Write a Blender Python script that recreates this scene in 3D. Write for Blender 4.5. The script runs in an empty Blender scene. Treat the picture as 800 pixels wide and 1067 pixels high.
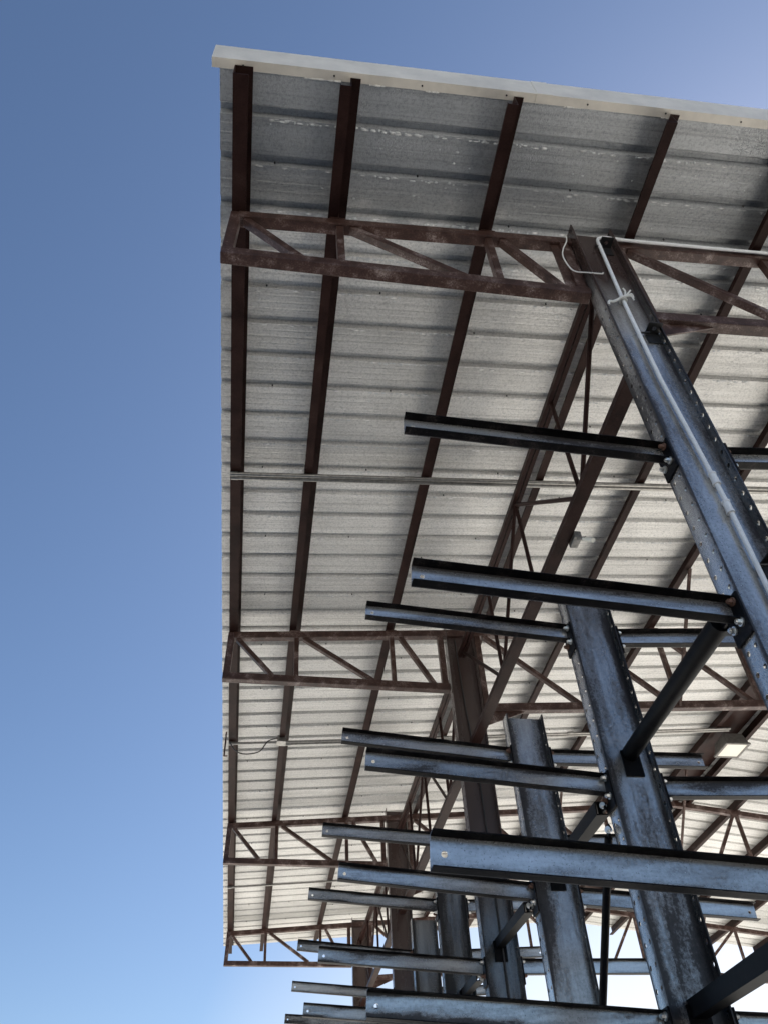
import bpy, bmesh, math, random
from mathutils import Vector, Matrix
random.seed(7)
S = bpy.context.scene
COL = S.collection
PI = math.pi

# ------------------------------------------------------------------ dimensions (metres)
BAY = 4.789                      # distance between roof trusses
RIB = 0.3048                     # rib pitch of the roof sheet
X_EAVE, X_RIDGE, X_RIGHT = -2.641, 4.68, 11.6
Y_FRONT, Y_BACK = -0.86, 15.74
RS_L, RS_R = 0.0669, -0.13       # roof slopes
Z0 = 7.2385                      # underside of the sheet above the column row
DP = 0.165                       # purlin depth
def zr(x):
    if x <= X_RIDGE: return Z0 + RS_L * x
    return Z0 + RS_L * X_RIDGE + RS_R * (x - X_RIDGE)
COLD, COLF = 0.307, 0.125        # column depth (x) and flange width (y)
YT = [0.0, BAY, 2 * BAY, 3 * BAY]
YR = [1.632, 3.213, BAY + 1.632, BAY + 3.213, 2 * BAY + 1.632, 2 * BAY + 3.213]

# ------------------------------------------------------------------ materials
def new_mat(name):
    m = bpy.data.materials.new(name); m.use_nodes = True
    nt = m.node_tree; b = nt.nodes['Principled BSDF']
    return m, nt, b
def N(nt, typ, **kw):
    n = nt.nodes.new(typ)
    for k, v in kw.items():
        if k in n.inputs: n.inputs[k].default_value = v
        else: setattr(n, k, v)
    return n
def ramp(nt, fac, stops):
    r = nt.nodes.new('ShaderNodeValToRGB')
    el = r.color_ramp.elements
    el[0].position, el[0].color = stops[0][0], (*stops[0][1], 1)
    el[1].position, el[1].color = stops[-1][0], (*stops[-1][1], 1)
    for p, c in stops[1:-1]:
        e = el.new(p); e.color = (*c, 1)
    nt.links.new(fac, r.inputs[0]); return r
def coords(nt, scale=(1, 1, 1), geo=True):
    if geo:
        t = nt.nodes.new('ShaderNodeNewGeometry'); out = t.outputs['Position']
    else:
        t = nt.nodes.new('ShaderNodeTexCoord'); out = t.outputs['Object']
    mp = nt.nodes.new('ShaderNodeMapping'); mp.inputs['Scale'].default_value = scale
    nt.links.new(out, mp.inputs['Vector']); return mp.outputs['Vector']
def noise(nt, vec, scale, detail=4, rough=.6):
    n = N(nt, 'ShaderNodeTexNoise', Scale=scale, Detail=detail, Roughness=rough)
    nt.links.new(vec, n.inputs['Vector']); return n.outputs['Fac']
def mix_col(nt, fac, a, b, typ='MIX'):
    m = nt.nodes.new('ShaderNodeMix'); m.data_type = 'RGBA'; m.blend_type = typ
    for k, v in ((0, fac), (6, a), (7, b)):
        if isinstance(v, (int, float)): m.inputs[k].default_value = v
        elif isinstance(v, tuple): m.inputs[k].default_value = (*v, 1)
        else: nt.links.new(v, m.inputs[k])
    return m.outputs[2]
def math_n(nt, op, a, b=None):
    m = nt.nodes.new('ShaderNodeMath'); m.operation = op
    for i, v in enumerate((a, b)):
        if v is None: continue
        if isinstance(v, (int, float)): m.inputs[i].default_value = v
        else: nt.links.new(v, m.inputs[i])
    return m.outputs[0]
def bump(nt, b, h, strength=.3, dist=.01):
    n = N(nt, 'ShaderNodeBump', Strength=strength, Distance=dist)
    nt.links.new(h, n.inputs['Height']); nt.links.new(n.outputs[0], b.inputs['Normal'])

def mat_steel(name, stretch, paint_z=None, tone=1.0, stain=None):
    """dark mill steel: the middle of each face is rubbed bright, dark skin stays along the rolled edges, with grit and runs"""
    m, nt, b = new_mat(name); L = nt.links
    big = noise(nt, coords(nt, stretch), 1.0, 3, .5)
    mid = noise(nt, coords(nt, tuple(3.5 * q for q in stretch)), 1.0, 6, .7)
    fine = noise(nt, coords(nt), 60, 4, .7)
    grit = noise(nt, coords(nt), 150, 3, .6)
    at = nt.nodes.new('ShaderNodeAttribute'); at.attribute_name = 'across'
    edge = math_n(nt, 'ABSOLUTE', at.outputs['Fac'])
    # wear: 1 = rubbed clean, 0 = dark skin
    e = math_n(nt, 'POWER', edge, 2.6)
    wv = math_n(nt, 'SUBTRACT', math_n(nt, 'ADD', .62, math_n(nt, 'MULTIPLY', math_n(nt, 'SUBTRACT', big, .5), 1.5)), math_n(nt, 'MULTIPLY', math_n(nt, 'MULTIPLY', e, .62), ramp(nt, noise(nt, coords(nt, tuple(1.7 * q for q in stretch)), 1.0, 3, .5), [(.3, (.35,) * 3), (.65, (1,) * 3)]).outputs[0]))
    wv = math_n(nt, 'ADD', wv, math_n(nt, 'MULTIPLY', math_n(nt, 'SUBTRACT', mid, .5), .75))
    wv = math_n(nt, 'ADD', wv, math_n(nt, 'MULTIPLY', math_n(nt, 'SUBTRACT', fine, .5), .45))
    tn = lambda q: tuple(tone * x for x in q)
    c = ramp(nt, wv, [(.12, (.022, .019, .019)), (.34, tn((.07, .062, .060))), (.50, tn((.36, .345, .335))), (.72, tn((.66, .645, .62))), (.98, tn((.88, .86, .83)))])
    if stain:                                                    # old rust run below a welded foot
        sx = nt.nodes.new('ShaderNodeSeparateXYZ'); gx = nt.nodes.new('ShaderNodeNewGeometry'); L.new(gx.outputs['Position'], sx.inputs[0])
        dx = math_n(nt, 'ABSOLUTE', math_n(nt, 'SUBTRACT', sx.outputs['X'], stain[0]))
        across_ = ramp(nt, math_n(nt, 'ADD', dx, math_n(nt, 'MULTIPLY', math_n(nt, 'SUBTRACT', mid, .5), .16)), [(.02, (1,) * 3), (.085, (0,) * 3)]).outputs[0]
        dz = math_n(nt, 'ADD', math_n(nt, 'SUBTRACT', stain[1], sx.outputs['Z']), math_n(nt, 'MULTIPLY', math_n(nt, 'SUBTRACT', fine, .5), .2))
        down = ramp(nt, dz, [(.0, (0,) * 3), (.03, (1,) * 3), (.55, (.75,) * 3), (1.0, (.25,) * 3)]).outputs[0]
        st = math_n(nt, 'MULTIPLY', across_, down)
        wv = math_n(nt, 'SUBTRACT', wv, math_n(nt, 'MULTIPLY', st, .26))
        L.new(wv, c.inputs[0])
    sp = ramp(nt, grit, [(.27, (.12, .10, .10)), (.40, (1, 1, 1))])
    colr = mix_col(nt, .8, c.outputs[0], sp.outputs[0], 'MULTIPLY')
    met = ramp(nt, wv, [(.2, (.15,) * 3), (.5, (.72,) * 3)]).outputs[0]
    if paint_z:                                                  # the top of a roof column wears the brown paint of the trusses
        sep = nt.nodes.new('ShaderNodeSeparateXYZ'); g = nt.nodes.new('ShaderNodeNewGeometry'); L.new(g.outputs['Position'], sep.inputs[0])
        pz = math_n(nt, 'ADD', sep.outputs['Z'], math_n(nt, 'MULTIPLY', math_n(nt, 'SUBTRACT', big, .5), 1.0))
        pf = ramp(nt, math_n(nt, 'SUBTRACT', pz, paint_z - .5), [(.1, (0,) * 3), (.9, (1,) * 3)]).outputs[0]
        colr = mix_col(nt, pf, colr, (.055, .036, .032))
        met = math_n(nt, 'MULTIPLY', met, math_n(nt, 'SUBTRACT', 1, pf))
    L.new(colr, b.inputs['Base Color']); L.new(met, b.inputs['Metallic'])
    rr = ramp(nt, wv, [(.2, (.44,) * 3), (.6, (.20,) * 3)])
    L.new(rr.outputs[0], b.inputs['Roughness'])
    bump(nt, b, fine, .10, .0025)
    return m
M = {}
M['steel_v'] = mat_steel('dark steel, streaks down', (3.2, 3.2, .55))
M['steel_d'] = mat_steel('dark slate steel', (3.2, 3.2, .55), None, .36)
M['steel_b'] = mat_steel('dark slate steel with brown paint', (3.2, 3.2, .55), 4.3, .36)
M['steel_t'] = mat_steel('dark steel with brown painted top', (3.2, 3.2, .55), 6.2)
M['steel_t_dim'] = mat_steel('dark slate steel, brown painted top', (3.2, 3.2, .55), 6.2, .36)
M['steel_s'] = mat_steel('dark steel with a rust run', (3.2, 3.2, .55), None, 1.0, (.03, 3.72))
M['steel_x'] = mat_steel('dark steel, streaks along arm', (1.1, 7, 7))

def mat_brown(name, base, dust, scale, spec=.4):
    m, nt, b = new_mat(name); L = nt.links
    a = noise(nt, coords(nt), scale, 5, .65); f2 = noise(nt, coords(nt), 90, 3, .7)
    f = math_n(nt, 'ADD', a, math_n(nt, 'MULTIPLY', math_n(nt, 'SUBTRACT', f2, .5), .5))
    c = ramp(nt, f, [(.32, tuple(.5 * x for x in base)), (.52, base), (.62, tuple(.72 * x + .28 * y for x, y in zip(base, dust))), (.74, dust)])
    L.new(c.outputs[0], b.inputs['Base Color'])
    b.inputs['Roughness'].default_value = .4
    b.inputs['Specular IOR Level'].default_value = spec
    bump(nt, b, f2, .2, .003)
    return m
M['brown'] = mat_brown('brown shop paint', (.064, .033, .026), (.30, .24, .22), 8, .3)
M['purlin'] = mat_brown('brown purlin paint', (.026, .0125, .0105), (.042, .024, .020), 3, .08)

def mat_roof():
    m, nt, b = new_mat('galvanized sheet with condensation'); L = nt.links
    pos = coords(nt)
    streak = noise(nt, coords(nt, (.35, 5.5, 1)), 2.2, 5, .6)
    blotch = noise(nt, pos, 1.3, 4, .6)
    mott = noise(nt, pos, 52, 5, .8)
    lines = noise(nt, coords(nt, (.5, 48, 1)), 1.0, 3, .6)
    f = math_n(nt, 'ADD', math_n(nt, 'MULTIPLY', streak, .5), math_n(nt, 'MULTIPLY', blotch, .5))
    c = ramp(nt, f, [(.30, (.62, .61, .58)), (.5, (.78, .77, .74)), (.7, (.87, .86, .83))])
    mc = ramp(nt, mott, [(.36, (.57, .58, .59)), (.54, (1, 1, 1))])
    c2 = mix_col(nt, .75, c.outputs[0], mc.outputs[0], 'MULTIPLY')
    # condensation: small beads everywhere, larger drops where the sheet turns down at a rib
    sep = nt.nodes.new('ShaderNodeSeparateXYZ')
    g = nt.nodes.new('ShaderNodeNewGeometry'); L.new(g.outputs['Position'], sep.inputs[0])
    ph = math_n(nt, 'FRACT', math_n(nt, 'DIVIDE', math_n(nt, 'SUBTRACT', sep.outputs['Y'], -0.588 + .040 - 10 * RIB), RIB))
    near = ramp(nt, ph, [(0.0, (1,) * 3), (.10, (.35,) * 3), (.2, (0,) * 3), (1, (.0,) * 3)])
    vo = N(nt, 'ShaderNodeTexVoronoi', Scale=21, Randomness=1); L.new(coords(nt, (.7, 1.5, 1)), vo.inputs['Vector'])
    vs = N(nt, 'ShaderNodeTexVoronoi', Scale=95, Randomness=1); L.new(pos, vs.inputs['Vector'])
    patch = noise(nt, pos, 2.6, 3, .6)
    sel = math_n(nt, 'GREATER_THAN', math_n(nt, 'ADD', math_n(nt, 'MULTIPLY', near.outputs[0], .60), math_n(nt, 'MULTIPLY', patch, .62)), math_n(nt, 'ADD', .52, math_n(nt, 'MULTIPLY', vo.outputs['Color'], .42)))
    big = math_n(nt, 'MULTIPLY', sel, ramp(nt, vo.outputs['Distance'], [(.12, (1,) * 3), (.42, (0,) * 3)]).outputs[0])
    small = math_n(nt, 'MULTIPLY', ramp(nt, vs.outputs['Distance'], [(.1, (1,) * 3), (.5, (0,) * 3)]).outputs[0], ramp(nt, patch, [(.4, (.15,) * 3), (.62, (1,) * 3)]).outputs[0])
    lapv = nt.nodes.new('ShaderNodeTexWhiteNoise'); lapv.noise_dimensions = '1D'
    L.new(math_n(nt, 'FLOOR', math_n(nt, 'DIVIDE', math_n(nt, 'ADD', sep.outputs['Y'], 3.0), RIB * 3)), lapv.inputs['W'])   # each sheet of three ribs has its own tone
    c2 = mix_col(nt, .8, c2, ramp(nt, lines, [(.32, (.76, .76, .76)), (.52, (1, 1, 1))]).outputs[0], 'MULTIPLY')
    front_shade = ramp(nt, math_n(nt, 'ADD', sep.outputs['Y'], math_n(nt, 'MULTIPLY', math_n(nt, 'SUBTRACT', blotch, .5), 2.4)), [(.0, (.50, .53, .57)), (.45, (1, 1, 1))]).outputs[0]
    c2 = mix_col(nt, .85, c2, front_shade, 'MULTIPLY')              # shade painted into the sheet colour along the open front edge
    lt = ramp(nt, lapv.outputs['Value'], [(0, (.80, .80, .80)), (1, (1, 1, 1))])
    c2 = mix_col(nt, 1.0, c2, lt.outputs[0], 'MULTIPLY')
    c3 = mix_col(nt, math_n(nt, 'MULTIPLY', big, .9), c2, (.93, .93, .91))
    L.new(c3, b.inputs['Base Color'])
    b.inputs['Metallic'].default_value = .3
    rr = ramp(nt, mott, [(.3, (.46,) * 3), (.7, (.3,) * 3)]); L.new(rr.outputs[0], b.inputs['Roughness'])
    h = math_n(nt, 'ADD', big, math_n(nt, 'ADD', math_n(nt, 'MULTIPLY', small, .3), math_n(nt, 'MULTIPLY', mott, .25)))
    bump(nt, b, h, .9, .010)
    return m
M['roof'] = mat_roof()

def mat_plain(name, col, rough=.5, metal=0., var=.25, scale=14, spec=.5):
    m, nt, b = new_mat(name)
    f = noise(nt, coords(nt), scale, 4, .65)
    c = ramp(nt, f, [(.3, tuple((1 - var) * x for x in col)), (.7, col)])
    nt.links.new(c.outputs[0], b.inputs['Base Color'])
    b.inputs['Roughness'].default_value = rough; b.inputs['Metallic'].default_value = metal
    b.inputs['Specular IOR Level'].default_value = spec
    bump(nt, b, f, .08, .003)
    return m
M['trim'] = mat_plain('cream trim', (.77, .72, .63), .38, 0, .22, 5)
M['galv'] = mat_plain('galvanized conduit', (.36, .35, .33), .3, .8, .45, 25)
M['pvc'] = mat_plain('pale conduit paint', (.86, .87, .88), .4, 0, .12, 30)
M['zinc'] = mat_plain('bright zinc', (.82, .80, .76), .3, .75, .2, 60)
M['rust'] = mat_plain('rusty bolt', (.24, .13, .09), .7, .2, .5, 60)
M['black'] = mat_plain('black painted steel', (.02, .02, .021), .42, 0, .4, 30)
M['blackpaint'] = mat_brown('black paint, chipped', (.009, .0082, .009), (.06, .05, .046), 9, .07)
M['brace'] = mat_plain('black brace paint', (.0085, .008, .009), .5, .0, .5, 22, .06)
M['rope'] = mat_plain('white cord', (.78, .77, .73), .8, 0, .2, 80)
M['cable'] = mat_plain('black cable', (.025, .022, .022), .5, 0, .2, 30)
M['lens'] = mat_plain('frosted lens', (.80, .77, .68), .25, 0, .06, 8)
M['fix'] = mat_plain('weathered grey housing', (.20, .19, .175), .5, .2, .45, 24)
M['dark_ground'] = mat_plain('dark_ground', (.040, .040, .041), .9, 0, .35, 3)
M['dim_ground'] = mat_plain('dim far ground', (.20, .185, .13), .95, 0, .4, .3)
M['pale_ground'] = mat_plain('pale bounce ground', (.73, .70, .64), .95, 0, .15, .6)

# ------------------------------------------------------------------ mesh helpers
class MB:
    """collects shapes; build() links them as ONE mesh object"""
    def __init__(s): s.v = []; s.f = []; s.mi = []; s.cur = 0; s.across = None
    def add(s, vs, fs):
        o = len(s.v); s.v += [tuple(x) for x in vs]
        for f in fs: s.f.append([i + o for i in f]); s.mi.append(s.cur)
    def box(s, a, b):
        x0, x1 = sorted((a[0], b[0])); y0, y1 = sorted((a[1], b[1])); z0, z1 = sorted((a[2], b[2]))
        s.add([(x0, y0, z0), (x1, y0, z0), (x1, y1, z0), (x0, y1, z0), (x0, y0, z1), (x1, y0, z1), (x1, y1, z1), (x0, y1, z1)],
              [(0, 3, 2, 1), (4, 5, 6, 7), (0, 1, 5, 4), (1, 2, 6, 5), (2, 3, 7, 6), (3, 0, 4, 7)])
    def sweep(s, prof, a, b, up=(0, 0, 1)):
        """closed profile [(u, w)] swept from a to b; u sideways, w along up"""
        a, b = Vector(a), Vector(b); d = (b - a).normalized(); up = Vector(up)
        side = d.cross(up).normalized(); w = side.cross(d).normalized(); n = len(prof)
        vs = [p + side * u + w * q for p in (a, b) for u, q in prof]
        fs = [(i, (i + 1) % n, n + (i + 1) % n, n + i) for i in range(n)]
        fs += [tuple(reversed(range(n))), tuple(range(n, 2 * n))]
        s.add(vs, fs)
    def bar(s, a, b, w, h, up=(0, 0, 1)):
        s.sweep([(-w / 2, -h / 2), (w / 2, -h / 2), (w / 2, h / 2), (-w / 2, h / 2)], a, b, up)
    def angle(s, a, b, w, t, up=(0, 0, 1), flip=1):
        s.sweep([(0, 0), (flip * w, 0), (flip * w, t), (flip * t, t), (flip * t, w), (0, w)], a, b, up)
    def tube(s, pts, r, n=10, cap=True):
        pts = [Vector(p) for p in pts]; rings = []
        ref = None
        for i, p in enumerate(pts):
            d = ((pts[min(i + 1, len(pts) - 1)] - pts[max(i - 1, 0)])).normalized()
            if ref is None: ref = d.orthogonal().normalized()
            ref = (ref - d * ref.dot(d)).normalized(); q = d.cross(ref)
            rings.append([p + r * (ref * math.cos(2 * PI * k / n) + q * math.sin(2 * PI * k / n)) for k in range(n)])
        vs = [v for g in rings for v in g]; fs = []
        for i in range(len(pts) - 1):
            for k in range(n):
                fs.append((i * n + k, i * n + (k + 1) % n, (i + 1) * n + (k + 1) % n, (i + 1) * n + k))
        if cap: fs += [tuple(reversed(range(n))), tuple(range((len(pts) - 1) * n, len(pts) * n))]
        s.add(vs, fs)
    def hexbolt(s, c, axis, r, h):
        ax = Vector(axis).normalized(); c = Vector(c)
        s.tube([c, c + ax * h * .25], r * 1.5, 12); 
        o = len(s.v); s.tube([c + ax * h * .25, c + ax * h * .8], r, 6); s.tube([c + ax * h * .8, c + ax * h], r * .62, 8)
    def cell(s, to3, u0, u1, v0, v1, t, hc=None, hr=.01):
        """plate cell [u0,u1]x[v0,v1], thickness t, optional round hole; to3 maps (u, v, w)"""
        if hc is None:
            s.add([to3(u, v, w) for w in (0, t) for u, v in ((u0, v0), (u1, v0), (u1, v1), (u0, v1))],
                  [(0, 3, 2, 1), (4, 5, 6, 7), (0, 1, 5, 4), (1, 2, 6, 5), (2, 3, 7, 6), (3, 0, 4, 7)]); return
        n = 16; cu, cv = hc; ring = []; outer = []
        cs = [(u1, v1), (u0, v1), (u0, v0), (u1, v0)]
        for k in range(4):
            a, b2 = cs[k], cs[(k + 1) % 4]
            for j in range(4):
                f = j / 4; q = (a[0] + (b2[0] - a[0]) * f, a[1] + (b2[1] - a[1]) * f); outer.append(q)
                d = math.hypot(q[0] - cu, q[1] - cv); ring.append((cu + (q[0] - cu) / d * hr, cv + (q[1] - cv) / d * hr))
        vs = []
        for w in (0, t): vs += [to3(*q, w) for q in outer] + [to3(*q, w) for q in ring]
        fs = []
        for k in range(n):
            j = (k + 1) % n
            fs.append((k, n + k, n + j, j)); fs.append((2 * n + k, 2 * n + j, 3 * n + j, 3 * n + k))
            fs.append((n + k, 3 * n + k, 3 * n + j, n + j)); fs.append((k, j, 2 * n + j, 2 * n + k))
        s.add(vs, fs)
    def build(s, name, mats, parent=None, origin=None, smooth=False, bevel=0.):
        if not isinstance(mats, (list, tuple)): mats = [mats]
        me = bpy.data.meshes.new(name)
        o0 = Vector(origin) if origin is not None else (parent_world(parent) if parent else Vector((0, 0, 0)))
        me.from_pydata([tuple(Vector(v) - o0) for v in s.v], [], s.f)
        for m in mats: me.materials.append(m)
        for p, i in zip(me.polygons, s.mi): p.material_index = i; p.use_smooth = smooth
        if s.across:                                            # -1..1 from one rolled edge of the plate to the other
            at = me.attributes.new('across', 'FLOAT', 'POINT')
            for i, v in enumerate(s.v): at.data[i].value = s.across(Vector(v))
        bm = bmesh.new(); bm.from_mesh(me); bmesh.ops.remove_doubles(bm, verts=bm.verts, dist=1e-6)
        bmesh.ops.recalc_face_normals(bm, faces=bm.faces); bm.to_mesh(me); bm.free(); me.update()
        ob = bpy.data.objects.new(name, me); COL.objects.link(ob)
        if parent: ob.parent = parent
        else: ob.location = o0
        if smooth:
            me.set_sharp_from_angle(angle=math.radians(40))
        if bevel:
            bv = ob.modifiers.new('bevel', 'BEVEL'); bv.width = bevel; bv.segments = 2; bv.limit_method = 'ANGLE'; bv.angle_limit = math.radians(40)
        return ob
def parent_world(p):
    w = Vector((0, 0, 0))
    while p: w += p.location; p = p.parent
    return w
def tag(o, label, cat, group=None):
    o['label'] = label; o['category'] = cat; o['kind'] = 'thing'
    if group: o['group'] = group
    return o
def thing(name, label, cat, loc, group=None):
    o = bpy.data.objects.new(name, None); COL.objects.link(o); o.location = loc
    o.empty_display_size = .2
    return tag(o, label, cat, group)
def smoothed(pts, n=8):
    P = [Vector(p) for p in pts]; P = [P[0] * 2 - P[1]] + P + [P[-1] * 2 - P[-2]]; out = []
    for i in range(1, len(P) - 2):
        for k in range(n):
            t = k / n; a, b, c, d = P[i - 1:i + 3]
            out.append(.5 * (2 * b + (c - a) * t + (2 * a - 5 * b + 4 * c - d) * t * t + (3 * b - a - 3 * c + d) * t ** 3))
    out.append(P[-2]); return out

# ------------------------------------------------------------------ ground
m = MB(); m.add([(-900, -900, -.008), (900, -900, -.008), (900, 900, -.008), (-900, 900, -.008)], [(0, 1, 2, 3)])
o = m.build('ground', M['dim_ground']); o['kind'] = 'structure'  # unseen; duller far ground added so the roof's far end reflects less
m = MB(); m.add([(-45, -50, -.004), (60, -50, -.004), (60, 27, -.004), (-45, 27, -.004)], [(0, 1, 2, 3)])
o = m.build('pale_bounce_ground', M['pale_ground']); o['kind'] = 'structure'  # unseen; pale ground added to bounce sunlight onto the roof underside
m = MB(); m.add([(-22, -12, 0), (22, -12, 0), (22, -.2, 0), (-22, -.2, 0)], [(0, 1, 2, 3)])
o = m.build('dark_bounce_ground', M['dark_ground']); o['kind'] = 'structure'  # unseen; dark ground added to hold bounce light off the front bays

# ------------------------------------------------------------------ roof
roof = thing('metal_roof', 'ribbed grey metal canopy roof with white front edge trim, spotted with water drops underneath', 'roof', (X_RIDGE, 7, zr(X_RIDGE)))
prof = []                                                       # (y, dz) of the sheet, ribs stand up above the sheet
k0 = -1
y = Y_FRONT; prof.append((y, 0))
for k in range(0, 60):
    c = -0.588 + k * RIB
    if c + .06 > Y_BACK: break
    prof += [(c - .036, 0), (c - .020, .034), (c + .020, .034), (c + .036, 0)]
    for q in (.095, .152, .210):                                # minor stiffening ribs in the pan
        if c + q + .02 < Y_BACK: prof += [(c + q - .010, 0), (c + q - .003, .0014), (c + q + .003, .0014), (c + q + .010, 0)]
prof.append((Y_BACK, 0))
m = MB(); xs = [X_EAVE, 1.0, X_RIDGE, X_RIGHT]; n = len(prof); T = .0025
vs = [(x, yy, zr(x) + dz + t) for t in (0, T) for x in xs for yy, dz in prof]; fs = []
for i in range(len(xs) - 1):
    for j in range(n - 1):
        a = i * n + j; fs.append((a, a + 1, a + n + 1, a + n)); b = a + len(xs) * n; fs.append((b, b + n, b + n + 1, b + 1))
for j in range(n - 1):
    for i in (0, len(xs) - 1):
        a = i * n + j; fs.append((a, a + 1, a + 1 + len(xs) * n, a + len(xs) * n))
for i in range(len(xs) - 1):
    for j in (0, n - 1):
        a = i * n + j; fs.append((a, a + n, a + n + len(xs) * n, a + len(xs) * n))
m.add(vs, fs)
m.cur = 1                                                       # tips of stitching screws through the ribs
for k in range(0, 50):
    for x in (-2.2, -1.35, -.55, -.1, .75, 1.15, 1.9, 2.8, 3.6):
        if (k * 7 + int(x * 10)) % 3: continue
        c = -0.588 + k * RIB + .012; xx = x + random.uniform(-.12, .12)
        m.tube([(xx, c, zr(xx) - .012), (xx, c, zr(xx) + .001)], .007, 6)
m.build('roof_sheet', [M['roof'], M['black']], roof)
# condensation hanging from the sheet: beads in rows along the ribs, a few in the pans
M['water'] = mat_plain('water beads', (.66, .68, .68), .06, 0, .05, 40, 1.0)
m = MB(); rd = random.Random(3)
def drop(x, yy, a, b, h):
    vs = []; z = zr(x)
    for r_, dz in ((1, .0005), (.72, -.6 * h)):
        for k in range(6):
            q = 2 * PI * k / 6; vs.append((x + a * r_ * math.cos(q), yy + b * r_ * math.sin(q), z + RS_L * a * r_ * math.cos(q) + dz))
    vs.append((x, yy, z - h))
    m.add(vs, [(k, 6 + k, 6 + (k + 1) % 6, (k + 1) % 6) for k in range(6)] + [(6 + k, 12, 6 + (k + 1) % 6) for k in range(6)])
for k in range(0, 34):
    yy = -0.588 + k * RIB + .036
    for run_ in range(9):
        x0 = rd.uniform(X_EAVE + .2, 4.0); ln = rd.choice((.15, .3, .5, .8)); x = x0; dense = rd.uniform(.5, 1)
        while x < min(x0 + ln, 4.3):
            a = rd.choice((rd.uniform(.006, .013), rd.uniform(.012, .026)))
            if rd.random() < dense: drop(x, yy + rd.uniform(.006, .020), a, rd.uniform(.006, .0115), rd.uniform(.004, .009))
            x += a * 2 + rd.uniform(.004, .03)
    for _ in range(26):
        x = rd.uniform(X_EAVE + .2, 4.2); drop(x, yy + rd.choice((.05, .09, .13, .17, .21)) + rd.uniform(-.012, .012), rd.uniform(.005, .014), rd.uniform(.004, .009), rd.uniform(.003, .006))
wd = m.build('water_drops', M['water'], roof, smooth=True); wd['kind'] = 'stuff'
m = MB()                                                        # rake trim along the front edge: face, underside return, top return
yf = -.875; t = .003
for xa, xb in ((X_EAVE - .045, X_RIDGE), (X_RIDGE, X_RIGHT)):
    for (y0, y1, da, db) in ((yf, yf + t, -.005, .235), (yf + t, yf + .055, -.005, -.002), (yf + t, yf + .08, .232, .235), (yf + .055, yf + .058, -.005, .018)):
        vs = [(x, yy, zr(x) + d) for x in (xa, xb) for yy, d in ((y0, da), (y1, da), (y1, db), (y0, db))]
        m.add(vs, [(0, 1, 2, 3), (7, 6, 5, 4), (0, 4, 5, 1), (1, 5, 6, 2), (2, 6, 7, 3), (3, 7, 4, 0)])
x = X_EAVE - .045
m.box((x - .002, yf, zr(x) - .005), (x, yf + .058, zr(x) + .235))
for xl in (-.62, 1.55, 3.7):                                      # lapped joints of the trim lengths
    for (y0, y1, da, db) in ((yf - .003, yf, -.008, .238), (yf, yf + .054, -.0085, -.0055)):
        vs = [(x, yy, zr(x) + d) for x in (xl, xl + .11) for yy, d in ((y0, da), (y1, da), (y1, db), (y0, db))]
        m.add(vs, [(0, 1, 2, 3), (7, 6, 5, 4), (0, 4, 5, 1), (1, 5, 6, 2), (2, 6, 7, 3), (3, 7, 4, 0)])
m.cur = 1
for k in range(26):
    x = -2.5 + k * .56; m.tube([(x, yf + .03, zr(x) - .009), (x, yf + .03, zr(x) - .005)], .006, 8)
m.build('rake_trim', [M['trim'], M['black']], roof)
for x0, w in ((-2.12, .22), (-1.72, .10), (-1.35, .08), (-.42, .12), (.28, .06)):   # ragged bits of old foam closure at the trim
    m = MB(); q = []
    for k in range(12):
        x = x0 + w * k / 11 + random.uniform(-.006, .006); q.append((x, yf + .060, zr(x) + .004 - random.random() * .012))
    m.tube(q, .006, 6); m.build('closure_foam', M['rope'], roof)
m = MB()
for x in (4.47,): m.box((x, -.80, zr(4.40) - .03), (4.90, Y_BACK - .12, zr(4.40) - .026))
m.build('ridge_shade_strip', M['purlin'], roof)  # dark strip standing in for the deep shade between the ridge purlins
PX = [-2.5, -1.837, -.768, .336, 1.364, 2.40, 3.40, 4.40, 4.97, 5.75, 6.8, 7.88, 8.95, 10.1, 11.2]
for i, x in enumerate(PX):
    m = MB(); zt = zr(x) - .004; d = DP - .008; w = .066; t = .005; sgn = 1
    sl = RS_L if x < X_RIDGE else RS_R
    y0, y1 = Y_FRONT + .016, Y_BACK - .03
    if i == 0:
        pr = [(-.050, -d), (.044, -d), (.044, -d + t), (-.050 + t, -d + t), (-.050 + t, -t - .002), (.062, -t + .003), (.062, .003), (-.050, -.002)]
    else:
        pr = [(-w, -d - .002), (0.004, -d), (.004, -t), (w, -t + .002), (w, .002), (0, 0), (0, -d + t), (-w + t, -d + t), (-w + t, -d + .018), (-w, -d + .018)]
    vs = [(x + u, yy, zt + v) for yy in (y0, y1) for u, v in pr]; q = len(pr)
    m.add(vs, [(a, (a + 1) % q, q + (a + 1) % q, q + a) for a in range(q)] + [tuple(range(q)), tuple(range(q, 2 * q))])
    m.build('purlin', M['purlin'], roof)

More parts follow.
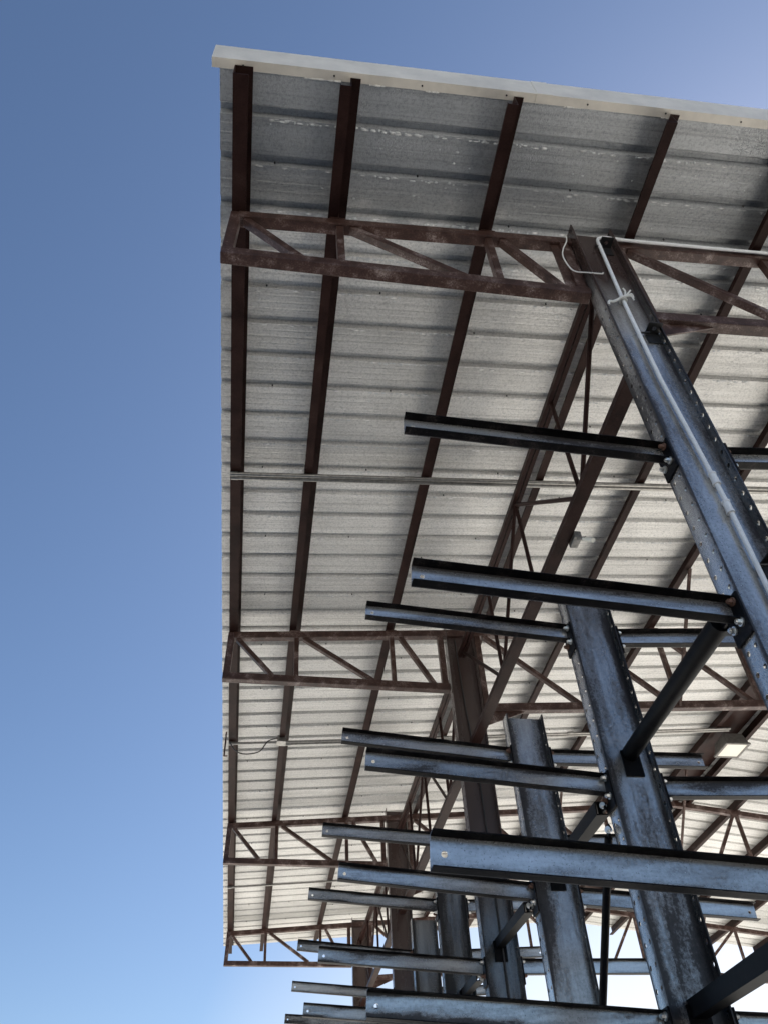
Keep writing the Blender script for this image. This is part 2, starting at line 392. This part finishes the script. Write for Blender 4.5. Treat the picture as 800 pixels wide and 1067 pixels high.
# ------------------------------------------------------------------ trusses
TL = ['front roof truss, brown, meeting the top of the column that carries the white conduit',
      'brown roof truss second from the front, meeting the dark brown column between the rack columns',
      'brown roof truss third from the front, just below the bay with the junction box',
      'last brown roof truss at the far end, open sky showing through its triangles']
LN = [(-1.81, -.765)]
def make_truss(k):
    y = YT[k] + (.045 if k == 0 else -.005); c = .082
    root = thing('roof_truss', TL[k], 'roof truss', (0, y, 6.2), 'brown roof trusses')
    zt = lambda x: zr(x) - DP - .001 - c / 2                     # centre of the top chord
    zb = lambda x: 6.27 - .0151 * x + c / 2                      # centre of the left bottom chord
    zq = lambda x: (6.02 + .055 * x if x < X_RIDGE else 6.02 + .055 * X_RIDGE + (x - X_RIDGE) * -.10) + .05
    bv = .006
    m = MB(); m.bar((-2.50, y, zt(-2.50)), (X_RIDGE, y, zt(X_RIDGE)), c, c); m.bar((X_RIDGE, y, zt(X_RIDGE)), (X_RIGHT - .1, y, zt(X_RIGHT - .1)), c, c)
    m.build('top_chord', M['brown'], root, bevel=bv)
    m = MB(); m.bar((-2.570, y, zb(-2.570)), (-COLD / 2 - .012, y, zb(-.16)), c, c); m.build('bottom_chord', M['brown'], root, bevel=bv)
    m = MB(); m.bar((COLD / 2 + .012, y, zq(.16)), (X_RIDGE, y, zq(X_RIDGE)), c, c * 1.1); m.bar((X_RIDGE, y, zq(X_RIDGE)), (X_RIGHT - .4, y, zq(X_RIGHT - .4)), c, c * 1.1)
    m.build('bottom_chord', M['brown'], root, bevel=bv)
    def web(xa, xb, lo, name='web_member', w=.055, mat='brown'):
        m = MB(); a = Vector((xa, y, zt(xa) - c / 2 + .004)); b = Vector((xb, y, lo(xb) + c / 2 - .004))
        m.bar(a, b, w * .9, w, (0, 1, 0)); m.build(name, M[mat], root, bevel=.004)
    m = MB(); m.bar((-2.535, y, zb(-2.535) - c / 2 + .005), (-2.52, y, zt(-2.52) + c / 2 - .002), .07, .07, (0, 1, 0)); m.build('end_post', M['brown'], root, bevel=.004)
    web(-.215, -.215, zb, 'end_post', .07); web(.205, .205, zq, 'end_post', .075)
    for xa, xb in ((-2.45, -2.06), (-1.82, -1.81), (-1.74, -.99), (-.77, -.765), (-.67, -.33)): web(xa, xb, zb)
    nodes = [1.38, 2.42, 3.42, 4.42]
    web(.29, 1.26, zq)
    for a, b in zip(nodes, nodes[1:]): web(a + .04, b - .1, zq)
    for a in nodes: web(a, a, zq)
    rn = [4.97, 5.72, 6.78, 7.86, 8.95, 10.05]
    for a, b in zip(rn, rn[1:]): web(b - .06, a + .1, zq)
    for a in rn[1:]: web(a, a, zq)
    for px in PX[1:12]:
        m = MB(); zc2 = zr(px) - DP
        m.box((px - .052, y - c / 2 - .004, zc2 - .003), (px + .052, y + c / 2 + .02, zc2 + .004)); m.box((px + .003, y - .034, zc2 + .004), (px + .009, y + .034, zc2 + .10)); m.build('cleat', M['brown'], root)
    m = MB()                                                     # gusset under the right bottom chord, at the column
    zz = zq(.2) - c * .55
    vs = [(xx, y + dy, z) for dy in (-.006, .006) for xx, z in ((COLD / 2 + .013, zz), (.62, zz + .02), (COLD / 2 + .013, zz - .16))]
    m.add(vs, [(0, 1, 2), (5, 4, 3), (0, 3, 4, 1), (1, 4, 5, 2), (2, 5, 3, 0)]); m.build('gusset', M['brown'], root)
    # diagonal stays from the bottom chord up to a purlin
    for xb, ok in ((2.40, True), (4.44, k in (1, 2)), (6.8, k == 3)):
        if ok and k:
            m = MB(); m.bar((xb, y - 1.12, zr(xb) - DP + .01), (xb, y - .02, zq(xb) - .02), .03, .03); m.build('fly_brace', M['brown'], root)
    return root
trusses = [make_truss(k) for k in range(4)]

# ------------------------------------------------------------------ columns with their arms
def flange(x0, t, yc, z0, z1, hole_z0, hole_z1, off=.0315, pitch=.1025):
    m = MB(); hw = COLF / 2; m.across = lambda v: (v.y - yc) / hw
    f3 = lambda u, v, w: (x0 + w, yc + u, v)
    def plain(a, b):
        if b - a > .001: m.cell(f3, -hw, hw, a, b, t)
    nh = int((hole_z1 - hole_z0) / pitch)
    plain(z0, hole_z0)
    for i in range(nh):
        a = hole_z0 + i * pitch; b = a + pitch
        for u0, u1, cu in ((-hw, 0, -off), (0, hw, off)):
            m.cell(f3, u0, u1, a, b, t, (cu, (a + b) / 2), .0125)
    plain(hole_z0 + nh * pitch, z1)
    return m
def make_arm(root, side, yc, zc, length, rise, mat, brown=False):
    """a channel arm: web at the back, flanges towards the front, bolted plate at the column"""
    xa = side * (COLD / 2 + .012); xb = side * length
    d, fw, t = .118, .046, .0065
    dirx = Vector((xb - xa, 0, rise)); L = dirx.length; ux = dirx / L; uz = Vector((0, -1, 0)).cross(ux) if side > 0 else ux.cross(Vector((0, -1, 0)))
    if uz.z < 0: uz = -uz
    o = Vector((xa, yc, zc))
    P = lambda u, w, q: o + ux * u + Vector((0, w, 0)) + uz * q   # u along, w across (towards +y), q up
    m = MB(); m.across = lambda v: ((v - o).dot(uz) + d / 2) / (d / 2)
    # web with a stop-pin hole near the tip
    h0 = -d
    f3 = lambda u, v, w: P(u, w - .002, v)
    m.cell(f3, 0, L - .12, h0, 0, t); m.cell(f3, L - .12, L, h0, 0, t, (L - .045, -d * .52), .011)
    m.cur = 1
    for q0, q1 in ((-t, 0), (-d, -d + t)):
        pr = [(-fw, q0 if q0 == -d else q1 - t * .6), (-.002, q0), (-.002, q1), (-fw, q1 if q0 != -d else q0 + t * .6)]
        vs = [P(u, w, q) for u in (0, L) for w, q in pr]
        m.add(vs, [(0, 1, 2, 3), (7, 6, 5, 4), (0, 4, 5, 1), (1, 5, 6, 2), (2, 6, 7, 3), (3, 7, 4, 0)])
    arm = m.build('arm', [M[mat], M['blackpaint']], root, bevel=0)
    m = MB(); xs0 = side * (COLD / 2 + .0015)
    m.box((xs0, yc - .064, zc - .20), (xs0 + side * .012, yc + .064, zc - .0 + .012)); m.build('end_plate', M['blackpaint'], arm, bevel=.002)
    for j, (dz, dy) in enumerate(((-.022, -.030), (-.128, -.030), (-.128, .034))):
        m = MB(); m.hexbolt((xs0 + side * .012, yc + dy - (.028 if j == 0 else 0) * 0, zc + dz), (side, 0, 0), .0135, .030)
        m.build('bolt', M['zinc' if (j + int(yc * 3)) % 3 else 'rust'], arm)
    return arm
ARM_FIT = {  # column: [(zc left, rise left, length left, zc right, slope right)] per level
    0: [(4.714, .072, 1.513, 4.712, .083), (3.700, .111, 1.542, 3.69, .05), (2.569, .103, 1.562, 2.56, .05)],
    1: [(4.772, .113, 1.501, 4.755, .059), (3.721, .122, 1.532, 3.709, .024), (2.541, .106, 1.562, 2.533, -.05)],
    2: [(4.744, .131, 1.495, 4.737, .003), (3.703, .130, 1.528, 3.671, -.072), (2.53, .11, 1.55, 2.53, .02)],
    3: [(4.711, .100, 1.515, 4.71, .03), (3.663, .105, 1.538, 3.665, -.004)],
    4: [(4.714, .114, 1.524, 4.71, .03), (3.648, .108, 1.553, 3.65, .03)],
    5: [(4.679, .128, 1.540, 4.68, .03)], 6: [(4.667, .111, 1.516, 4.68, .03)], 7: [(4.689, .087, 1.526, 4.69, .03)], 8: [], 9: []}
def make_column(name, label, cat, group, yc, top, levels, mat='steel_v', holes=True, left_off=()):
    root = thing(name, label, cat, (0, yc, 0), group)
    hx = COLD / 2; t = .0085
    m = MB(); m.across = lambda v: v.x / (hx - t); m.box((-hx + t, yc - .003, .0265), (hx - t, yc + .004, top)); web = m.build('web', M[mat], root)
    for sx in (-1, 1):
        x0 = -hx if sx < 0 else hx - t
        m = flange(x0, t, yc, .0265, top + (.012 if name == 'rack_column' else .03), 1.25, top - (.06 if name == 'rack_column' else .95))
        m.build('flange', M[mat if sx < 0 else {'steel_v': 'steel_d', 'steel_s': 'steel_d', 'steel_t': 'steel_t_dim'}.get(mat, mat)], root)  # right flange: darker steel copy, its dark reflection put into the colour
    m = MB(); m.box((-hx - .1, yc - .14, 0.002), (hx + .1, yc + .14, .026)); m.build('base_plate', M['steel_v'], root)
    for zl, rise, length, zr_, sl in ARM_FIT[levels]:
        make_arm(root, -1, yc, zl, length, rise, 'steel_x')
        make_arm(root, 1, yc, zr_, 1.478, sl * 1.31, 'steel_x')
    return root
cT = make_column('canopy_column', 'tallest blue grey steel column in front, carrying the pale conduit and rows of bolt holes', 'column', 'columns that carry the roof', YT[0], 7.10, 0, 'steel_t')
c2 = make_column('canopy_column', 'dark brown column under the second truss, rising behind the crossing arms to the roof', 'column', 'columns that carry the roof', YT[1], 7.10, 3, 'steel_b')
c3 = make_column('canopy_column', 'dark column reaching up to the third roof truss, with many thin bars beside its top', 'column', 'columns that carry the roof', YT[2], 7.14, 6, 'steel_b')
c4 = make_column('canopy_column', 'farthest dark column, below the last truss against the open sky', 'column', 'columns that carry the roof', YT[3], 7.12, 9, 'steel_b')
RL = ['wide steel rack column right of centre, with a thick pipe brace landing on it',
      'short blue grey rack column with a square cut top, left of the widest one',
      'narrow dark grey rack column just left of the brown column near the bottom edge',
      'short dark rack column far back with its flat top below the third truss',
      'distant rack column between the third and last trusses, its arm tip low against the sky',
      'most distant short rack column, just ahead of the last truss']
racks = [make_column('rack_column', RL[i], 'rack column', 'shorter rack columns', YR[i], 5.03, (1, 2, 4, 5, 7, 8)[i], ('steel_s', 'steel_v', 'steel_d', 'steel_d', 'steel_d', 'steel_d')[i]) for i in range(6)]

# top fittings of the front column
m = MB(); m.box((-.31, .03, 6.36), (-COLD / 2 - .002, .04, 7.05)); m.build('gusset', M['brown'], cT)
for z in (6.95, 6.86, 6.70, 6.56):
    m = MB(); m.hexbolt((-.205, .03, z), (0, -1, 0), .013, .02); m.build('bolt', M['brown'], cT)

# ------------------------------------------------------------------ longitudinal tie trusses
TT = ['slim brown lattice girder running from the front column back to the second truss',
      'slim brown lattice girder behind the dark brown column, running on to the third truss',
      'farthest slim lattice girder, crowded with thin bars under the roof near the last truss']
for k in range(3):
    y0, y1 = YT[k] + .07, YT[k + 1] - .07; root = thing('tie_girder', TT[k], 'lattice girder', (0, (y0 + y1) / 2, 6.15), 'lattice girders along the column row')
    zu, zl = 6.70, 5.63
    for dx, fl in ((-.037, 1), (.037, 1)):
        m = MB(); m.bar((-.012 + dx * .6, y0, zu), (-.012 + dx * .6, y1, zu), .034, .05); m.build('upper_chord', M['purlin'], root)
    m = MB(); m.bar((0, y0, zl), (0, y1, zl), .098, .05)
    m.build('lower_chord', M['purlin'], root)
    L = y1 - y0; ys = [y0 + .02, y0 + L * .245, y0 + L * .49, y0 + L * .735, y1 - .02]
    def rod(ya, za, yb, zb_, r=.018):
        m = MB(); m.tube([(-.012, ya, za), (0, yb, zb_)], r, 8); m.build('web_bar', M['purlin'], root, smooth=True)
    for i in (1, 2, 3): rod(ys[i], zu - .02, ys[i], zl)
    rod(ys[0] + .08, zu - .02, ys[1], zl); rod(ys[2], zu - .02, ys[1] + .03, zl); rod(ys[2] + .03, zu - .02, ys[3], zl); rod(ys[4] - .08, zu - .02, ys[3] + .03, zl)

# ------------------------------------------------------------------ diagonal braces between neighbouring columns
def brace(label, a, b, w=.075, kind='tube'):
    root = thing('diagonal_brace', label, 'brace', tuple((Vector(a) + Vector(b)) / 2), 'black braces between columns')
    m = MB(); A, B2 = Vector(a), Vector(b); d = (B2 - A).normalized()
    if kind == 'pipe': m.tube([A + d * .07, B2], w / 2, 16); m.build('tube', M['brace'], root, smooth=True)
    else: m.sweep([(-w / 2, -w / 2), (w / 2, -w / 2), (w / 2, -w / 2 + .007), (-w / 2 + .007, -w / 2 + .007), (-w / 2 + .007, w / 2 - .007), (w / 2, w / 2 - .007), (w / 2, w / 2), (-w / 2, w / 2)], A + d * .07, B2, (0, 0, 1)); m.build('tube', M['brace'], root)
    m = MB(); m.bar(A, A + d * .14, .012, w * .8, (0, 0, 1)); m.build('lug', M['brace'], root)
    m = MB(); m.hexbolt(A + d * .03 + Vector((-.004, -.006, 0)), (-.5, -1, 0), .014, .03); m.build('bolt', M['zinc'], root)
    m = MB(); m.box((b[0] - .055, b[1] - .011, b[2] - .14), (b[0] + .055, b[1] - .001, b[2] + .02)); m.build('foot_plate', M['brace'], root)
brace('thick black pipe brace from the front column down to the stained rack column', (-.175, .03, 3.66), (.03, YR[0] - .004, 3.865), .095, 'pipe')
brace('short channel brace with shiny edges, left of the stained rack column, above the nearest arm', (-.185, YR[0] + .03, 3.57), (.03, YR[1] - .004, 3.80), .075, 'channel')
brace('small grey brace landing on the brown column below the nearest arm', (-.185, YR[1] + .03, 3.575), (.0, YT[1] - .004, 3.79), .07, 'channel')
brace('smallest brace, just above the lowest long arm at the bottom', (-.185, YT[1] + .03, 3.56), (.05, YR[2] - .004, 3.83), .07, 'channel')
brace('black brace rising to the bottom right corner, across the foot of the stained column', (-.175, .03, 2.47), (.01, YR[0] - .004, 2.55), .08, 'channel')
brace('long thin black brace hanging steeply between two rack columns at lower right of centre', (-.18, YR[0] + .05, 3.46), (-.05, YR[1] - .004, 2.15), .045, 'pipe')

# ------------------------------------------------------------------ conduits
cond = thing('conduit', 'pale conduit bent over the top of the front column and running down its web', 'conduit', (.04, -.03, 0), None)
yc = -.028
pts = [(2.9, -.02, zr(2.9) - .215), (1.4, -.02, zr(1.4) - .21), (.25, -.03, 7.045)]
arc = [Vector((.075 + .075 * (1 - math.sin(a)) , yc - .005, 6.975 + .075 * math.cos(a))) for a in [PI * .5 * i / 8 for i in range(9)]]
arc = [Vector((.10 - .075 * math.sin(a), yc - .005, 6.965 + .08 * math.cos(a))) for a in [PI * .5 * i / 8 for i in range(9)]]
run = [Vector(p) for p in pts] + arc + [Vector((.005, yc, 6.2)), Vector((.0, yc, 5.3)), Vector((.035, yc, 4.3)), Vector((.03, yc, 3.6)), Vector((.03, yc, 2.4)), Vector((.03, yc, 1.2))]
m = MB(); m.tube(run, .0125, 12); m.build('pipe', M['pvc'], cond, smooth=True)
for z in (4.47, 4.27):
    m = MB(); m.tube([(.031, yc, z - .035), (.031, yc, z + .035)], .0185, 12); m.tube([(.031, yc, z - .04), (.031, yc, z - .03)], .021, 12); m.tube([(.031, yc, z + .03), (.031, yc, z + .04)], .021, 12); m.build('coupling', M['pvc'], cond, smooth=True)
BL = ['black slotted clip at the very top of the front column, inside the conduit bend', 'black slotted clip on the front column web, below the white rope knot', 'black slotted clip on the front column web, level with the thick brace']
for (z, x), lb in zip(((6.93, .075), (5.82, .105), (3.93, .115)), BL):
    r = thing('conduit_clip', lb, 'bracket', (x, -.003, z), 'black clips on the front column')
    m = MB(); f3 = lambda u, v, w: (x + u, -.004 - v, z + w)
    # shelf plate standing out from the web, with a slot
    m.cell(f3, -.045, .045, 0, .085, .006, (.0, .045), .014); m.build('shelf', M['black'], r)
    m = MB(); m.box((x - .045, -.010, z - .10), (x + .045, -.004, z)); m.build('leg', M['black'], r)
    m = MB(); m.tube([(x - .085, -.030, z - .03), (x - .03, -.033, z - .025)], .007, 8); m.build('strap', M['black'], r)
tie = MB()
zc = 6.17
tie.tube(smoothed([(-.135, -.055, 6.04), (-.125, -.062, 6.075), (-.09, -.05, 6.10), (-.05, -.045, 6.135), (-.015, -.055, zc - .01), (.012, -.055, zc)]), .0085, 8)
for k in range(3):
    tie.tube([(.003 + .021 * math.cos(a), yc + .021 * math.sin(a), zc - .012 + k * .012) for a in [2 * PI * i / 14 for i in range(15)]], .007, 6)
for e in ((.05, -.075, zc + .05), (.07, -.05, zc + .005), (.055, -.06, zc - .045), (.0, -.08, zc + .06)):
    tie.tube(smoothed([(.008, -.055, zc), ((.008 + e[0]) / 2 + .01, -.07, (zc + e[2]) / 2 + .01), e], 4), .006, 6)
o = tie.build('rope_tie', M['rope'], origin=(.0, -.055, zc), smooth=True); tag(o, 'knotted white rope tied round the pale conduit on the front column', 'rope')
cd = MB(); cd.tube(smoothed([(-.185, -.005, 7.06), (-.205, -.03, 6.98), (-.225, -.035, 6.90), (-.27, -.03, 6.79), (-.285, -.02, 6.70), (-.27, -.02, 6.56), (-.245, -.035, 6.475), (-.17, -.055, 6.44), (-.10, -.075, 6.405), (-.085, -.075, 6.42)]), .0048, 8)
o = cd.build('white_wire', M['rope'], origin=(-.2, -.03, 6.75), smooth=True); tag(o, 'thin white wire dangling at the left of the front column top', 'wire')
CL = ['twin galvanized pipes crossing under the purlins in the first bay, nearest the front',
      'galvanized pipe across the middle bay, passing a junction box near the left eave',
      'thin pale pipe crossing the purlins in the farthest bay, left of the rack arms']
for i, (yy, xe) in enumerate(((2.40, 4.6), (7.13, 4.55), (12.05, 4.5))):
    zz = lambda x: zr(x) - DP - .022
    r = thing('roof_conduit', CL[i], 'conduit', (0, yy, zz(0)), 'pipes crossing under the purlins')
    for j, dy in enumerate((0, .043) if i == 0 else ((0, .055) if i == 1 else (0,))):
        x0 = -2.535 if j == 0 else (-2.53 if i == 0 else -1.8)
        m = MB(); m.tube([(x0, yy + dy, zz(x0)), (xe, yy + dy + .02, zz(xe))], .020 if i == 0 else .016, 10); m.build('pipe', M['galv'], r, smooth=True)
        m = MB(); m.tube([(x0 - .012, yy + dy, zz(x0)), (x0 + .05, yy + dy, zz(x0 + .05))], .023, 10); m.build('end_fitting', M['galv'], r, smooth=True)
    for x in (-.95, 2.1):
        m = MB(); m.tube([(x - .04, yy + .002, zz(x - .04)), (x + .04, yy + .002, zz(x + .04))], .021, 10); m.build('coupling', M['galv'], r, smooth=True)
jb = MB(); jb.box((-1.93, 7.055, 6.90), (-1.82, 7.17, 6.985)); jb.box((-1.935, 7.05, 6.892), (-1.815, 7.175, 6.899))
o = jb.build('junction_box', M['galv'], origin=(-1.875, 7.11, 6.985), bevel=.004); tag(o, 'small grey junction box on the middle bay pipe, with a slack black cable', 'junction box')
cb = MB(); cb.tube(smoothed([(-1.93, 7.06, 6.945), (-2.05, 7.05, 6.885), (-2.15, 7.05, 6.74), (-2.33, 7.05, 6.70), (-2.45, 7.05, 6.745), (-2.53, 7.06, 6.86)]), .008, 8)
o = cb.build('slack_cable', M['cable'], origin=(-2.2, 7.05, 6.75), smooth=True); tag(o, 'slack black cable looping between the left eave and the junction box', 'cable')
r = thing('eave_strap', 'narrow dark strap bracket hanging from the left eave where the middle pipe ends', 'bracket', (-2.6, 7.12, 7.03))
m = MB(); m.bar((-2.588, 7.12, 7.045), (-2.588, 7.12, 6.70), .02, .008, (0, 1, 0)); m.build('strap', M['brown'], r)
m = MB(); m.bar((-2.588, 7.12, 6.705), (-2.545, 7.12, 6.705), .03, .006); m.build('hook', M['brown'], r)
cb = MB(); cb.tube(smoothed([(-.05, BAY - .02, 6.95), (-.045, BAY - .02, 6.6), (-.03, BAY - .022, 6.1), (.0, BAY - .02, 5.6), (.02, BAY - .02, 5.0), (.02, BAY - .02, 3.5), (.02, BAY - .02, 1.3)]), .008, 8)
o = cb.build('column_cable', M['cable'], origin=(0, BAY - .02, 4), smooth=True); tag(o, 'black cable running down the web of the dark brown column', 'cable')

# ------------------------------------------------------------------ lamps
r = thing('canopy_light', 'boxy canopy light with a pale square lens hung below the ridge', 'light fixture', (4.68, 7.48, 7.4))
m = MB()
m.add([(4.50, 7.29, 7.215), (4.86, 7.29, 7.215), (4.86, 7.69, 7.215), (4.50, 7.69, 7.215), (4.54, 7.33, 7.385), (4.82, 7.33, 7.385), (4.82, 7.65, 7.385), (4.54, 7.65, 7.385)],
      [(3, 2, 1, 0), (4, 5, 6, 7), (0, 1, 5, 4), (1, 2, 6, 5), (2, 3, 7, 6), (3, 0, 4, 7)])
m.build('housing', M['fix'], r, bevel=.008)
m = MB(); m.box((4.525, 7.315, 7.195), (4.835, 7.665, 7.213)); m.build('lens', M['lens'], r, bevel=.006)
m = MB(); m.box((4.49, 7.28, 7.192), (4.87, 7.313, 7.218)); m.box((4.49, 7.667, 7.192), (4.87, 7.70, 7.218)); m.box((4.49, 7.313, 7.192), (4.523, 7.667, 7.218)); m.box((4.837, 7.313, 7.192), (4.87, 7.667, 7.218)); m.build('lens_frame', M['fix'], r)
r = thing('twin_spotlight', 'small lamp with two white heads on the lattice girder behind the nearest column', 'light fixture', (.07, 1.65, 5.62))
m = MB(); m.box((.055, 1.58, 5.575), (.115, 1.70, 5.64)); m.build('housing', M['galv'], r, bevel=.004)
m = MB(); m.tube([(.085, 1.60, 5.58), (.105, 1.52, 5.515)], .012, 8); m.tube([(.085, 1.69, 5.64), (.06, 1.80, 5.77)], .012, 8); m.build('neck', M['fix'], r, smooth=True)
for a, b in (((.10, 1.54, 5.525), (.125, 1.46, 5.44)), ((.06, 1.79, 5.75), (.05, 1.89, 5.87))):
    m = MB(); a, b = Vector(a), Vector(b); m.tube([a, a.lerp(b, .3)], .014, 12); m.tube([a.lerp(b, .3), b], .017, 12); m.build('lamp_head', M['lens'], r, smooth=True)

# ------------------------------------------------------------------ sky and sun
SUN_EL, SUN_AZ = math.radians(36), math.radians(52)             # azimuth from +y towards +x
w = bpy.data.worlds.new('World'); S.world = w; w.use_nodes = True
nt = w.node_tree; bg = nt.nodes['Background']
sky = nt.nodes.new('ShaderNodeTexSky'); sky.sky_type = 'NISHITA'; sky.sun_disc = False
sky.sun_elevation = SUN_EL; sky.sun_rotation = SUN_AZ
sky.air_density = 1.0; sky.dust_density = 1.0; sky.ozone_density = 4.2
# white haze glow added to the sky colour, low on the sun's side
tc = nt.nodes.new('ShaderNodeTexCoord'); sp = nt.nodes.new('ShaderNodeSeparateXYZ'); nt.links.new(tc.outputs['Generated'], sp.inputs[0])
az = math.radians(34)
side = math_n(nt, 'ADD', math_n(nt, 'MULTIPLY', sp.outputs['X'], math.sin(az)), math_n(nt, 'MULTIPLY', sp.outputs['Y'], math.cos(az)))
low = ramp(nt, sp.outputs['Z'], [(.0, (1,) * 3), (.18, (.85,) * 3), (.42, (0,) * 3)]).outputs[0]
fac = ramp(nt, side, [(.78, (0,) * 3), (.95, (1,) * 3)]).outputs[0]
cl = N(nt, 'ShaderNodeTexNoise', Scale=3.5, Detail=5, Roughness=.55); nt.links.new(tc.outputs['Generated'], cl.inputs['Vector'])
veil = math_n(nt, 'MULTIPLY', math_n(nt, 'MULTIPLY', low, fac), ramp(nt, cl.outputs['Fac'], [(.25, (.75,) * 3), (.6, (1,) * 3)]).outputs[0])
skyc = mix_col(nt, math_n(nt, 'MULTIPLY', veil, .95), sky.outputs[0], (7.6, 7.7, 7.8))
nt.links.new(skyc, bg.inputs[0]); bg.inputs[1].default_value = .05
sd = bpy.data.lights.new('sun', 'SUN'); sd.energy = 5.0; sd.angle = math.radians(.5); sd.color = (1, .965, .92)
so = bpy.data.objects.new('sun', sd); COL.objects.link(so)
d = Vector((math.sin(SUN_AZ) * math.cos(SUN_EL), math.cos(SUN_AZ) * math.cos(SUN_EL), math.sin(SUN_EL)))
so.rotation_euler = d.to_track_quat('Z', 'Y').to_euler(); so.location = (20, 30, 40)

# ------------------------------------------------------------------ camera (solved from the photograph's vanishing lines)
R = ((0.9894932541131799, -0.13751317970967786, -0.04464555376119746), (0.06565695080338854, 0.702511623013034, -0.7086371316427005), (0.1288109656656278, 0.6982603704476765, 0.7041592079825143))
cd = bpy.data.cameras.new('camera'); cam = bpy.data.objects.new('camera', cd); COL.objects.link(cam)
mw = Matrix(((R[0][0], -R[1][0], -R[2][0], -2.103673), (R[0][1], -R[1][1], -R[2][1], -2.490335), (R[0][2], -R[1][2], -R[2][2], 1.6), (0, 0, 0, 1)))
cam.matrix_world = mw
cd.sensor_fit = 'VERTICAL'; cd.sensor_height = 36; cd.lens = 36 * 838.99 / 1067
cd.clip_start = .05; cd.clip_end = 3000
S.camera = cam
S.view_settings.view_transform = 'Standard'; S.view_settings.look = 'None'; S.view_settings.exposure = 1.58; S.view_settings.gamma = 1
S.view_settings.use_curve_mapping = False
S.render.engine = 'CYCLES'
try: S.cycles.use_denoising = True
except Exception: pass
S.cycles.max_bounces = 8; S.cycles.diffuse_bounces = 5; S.cycles.glossy_bounces = 4
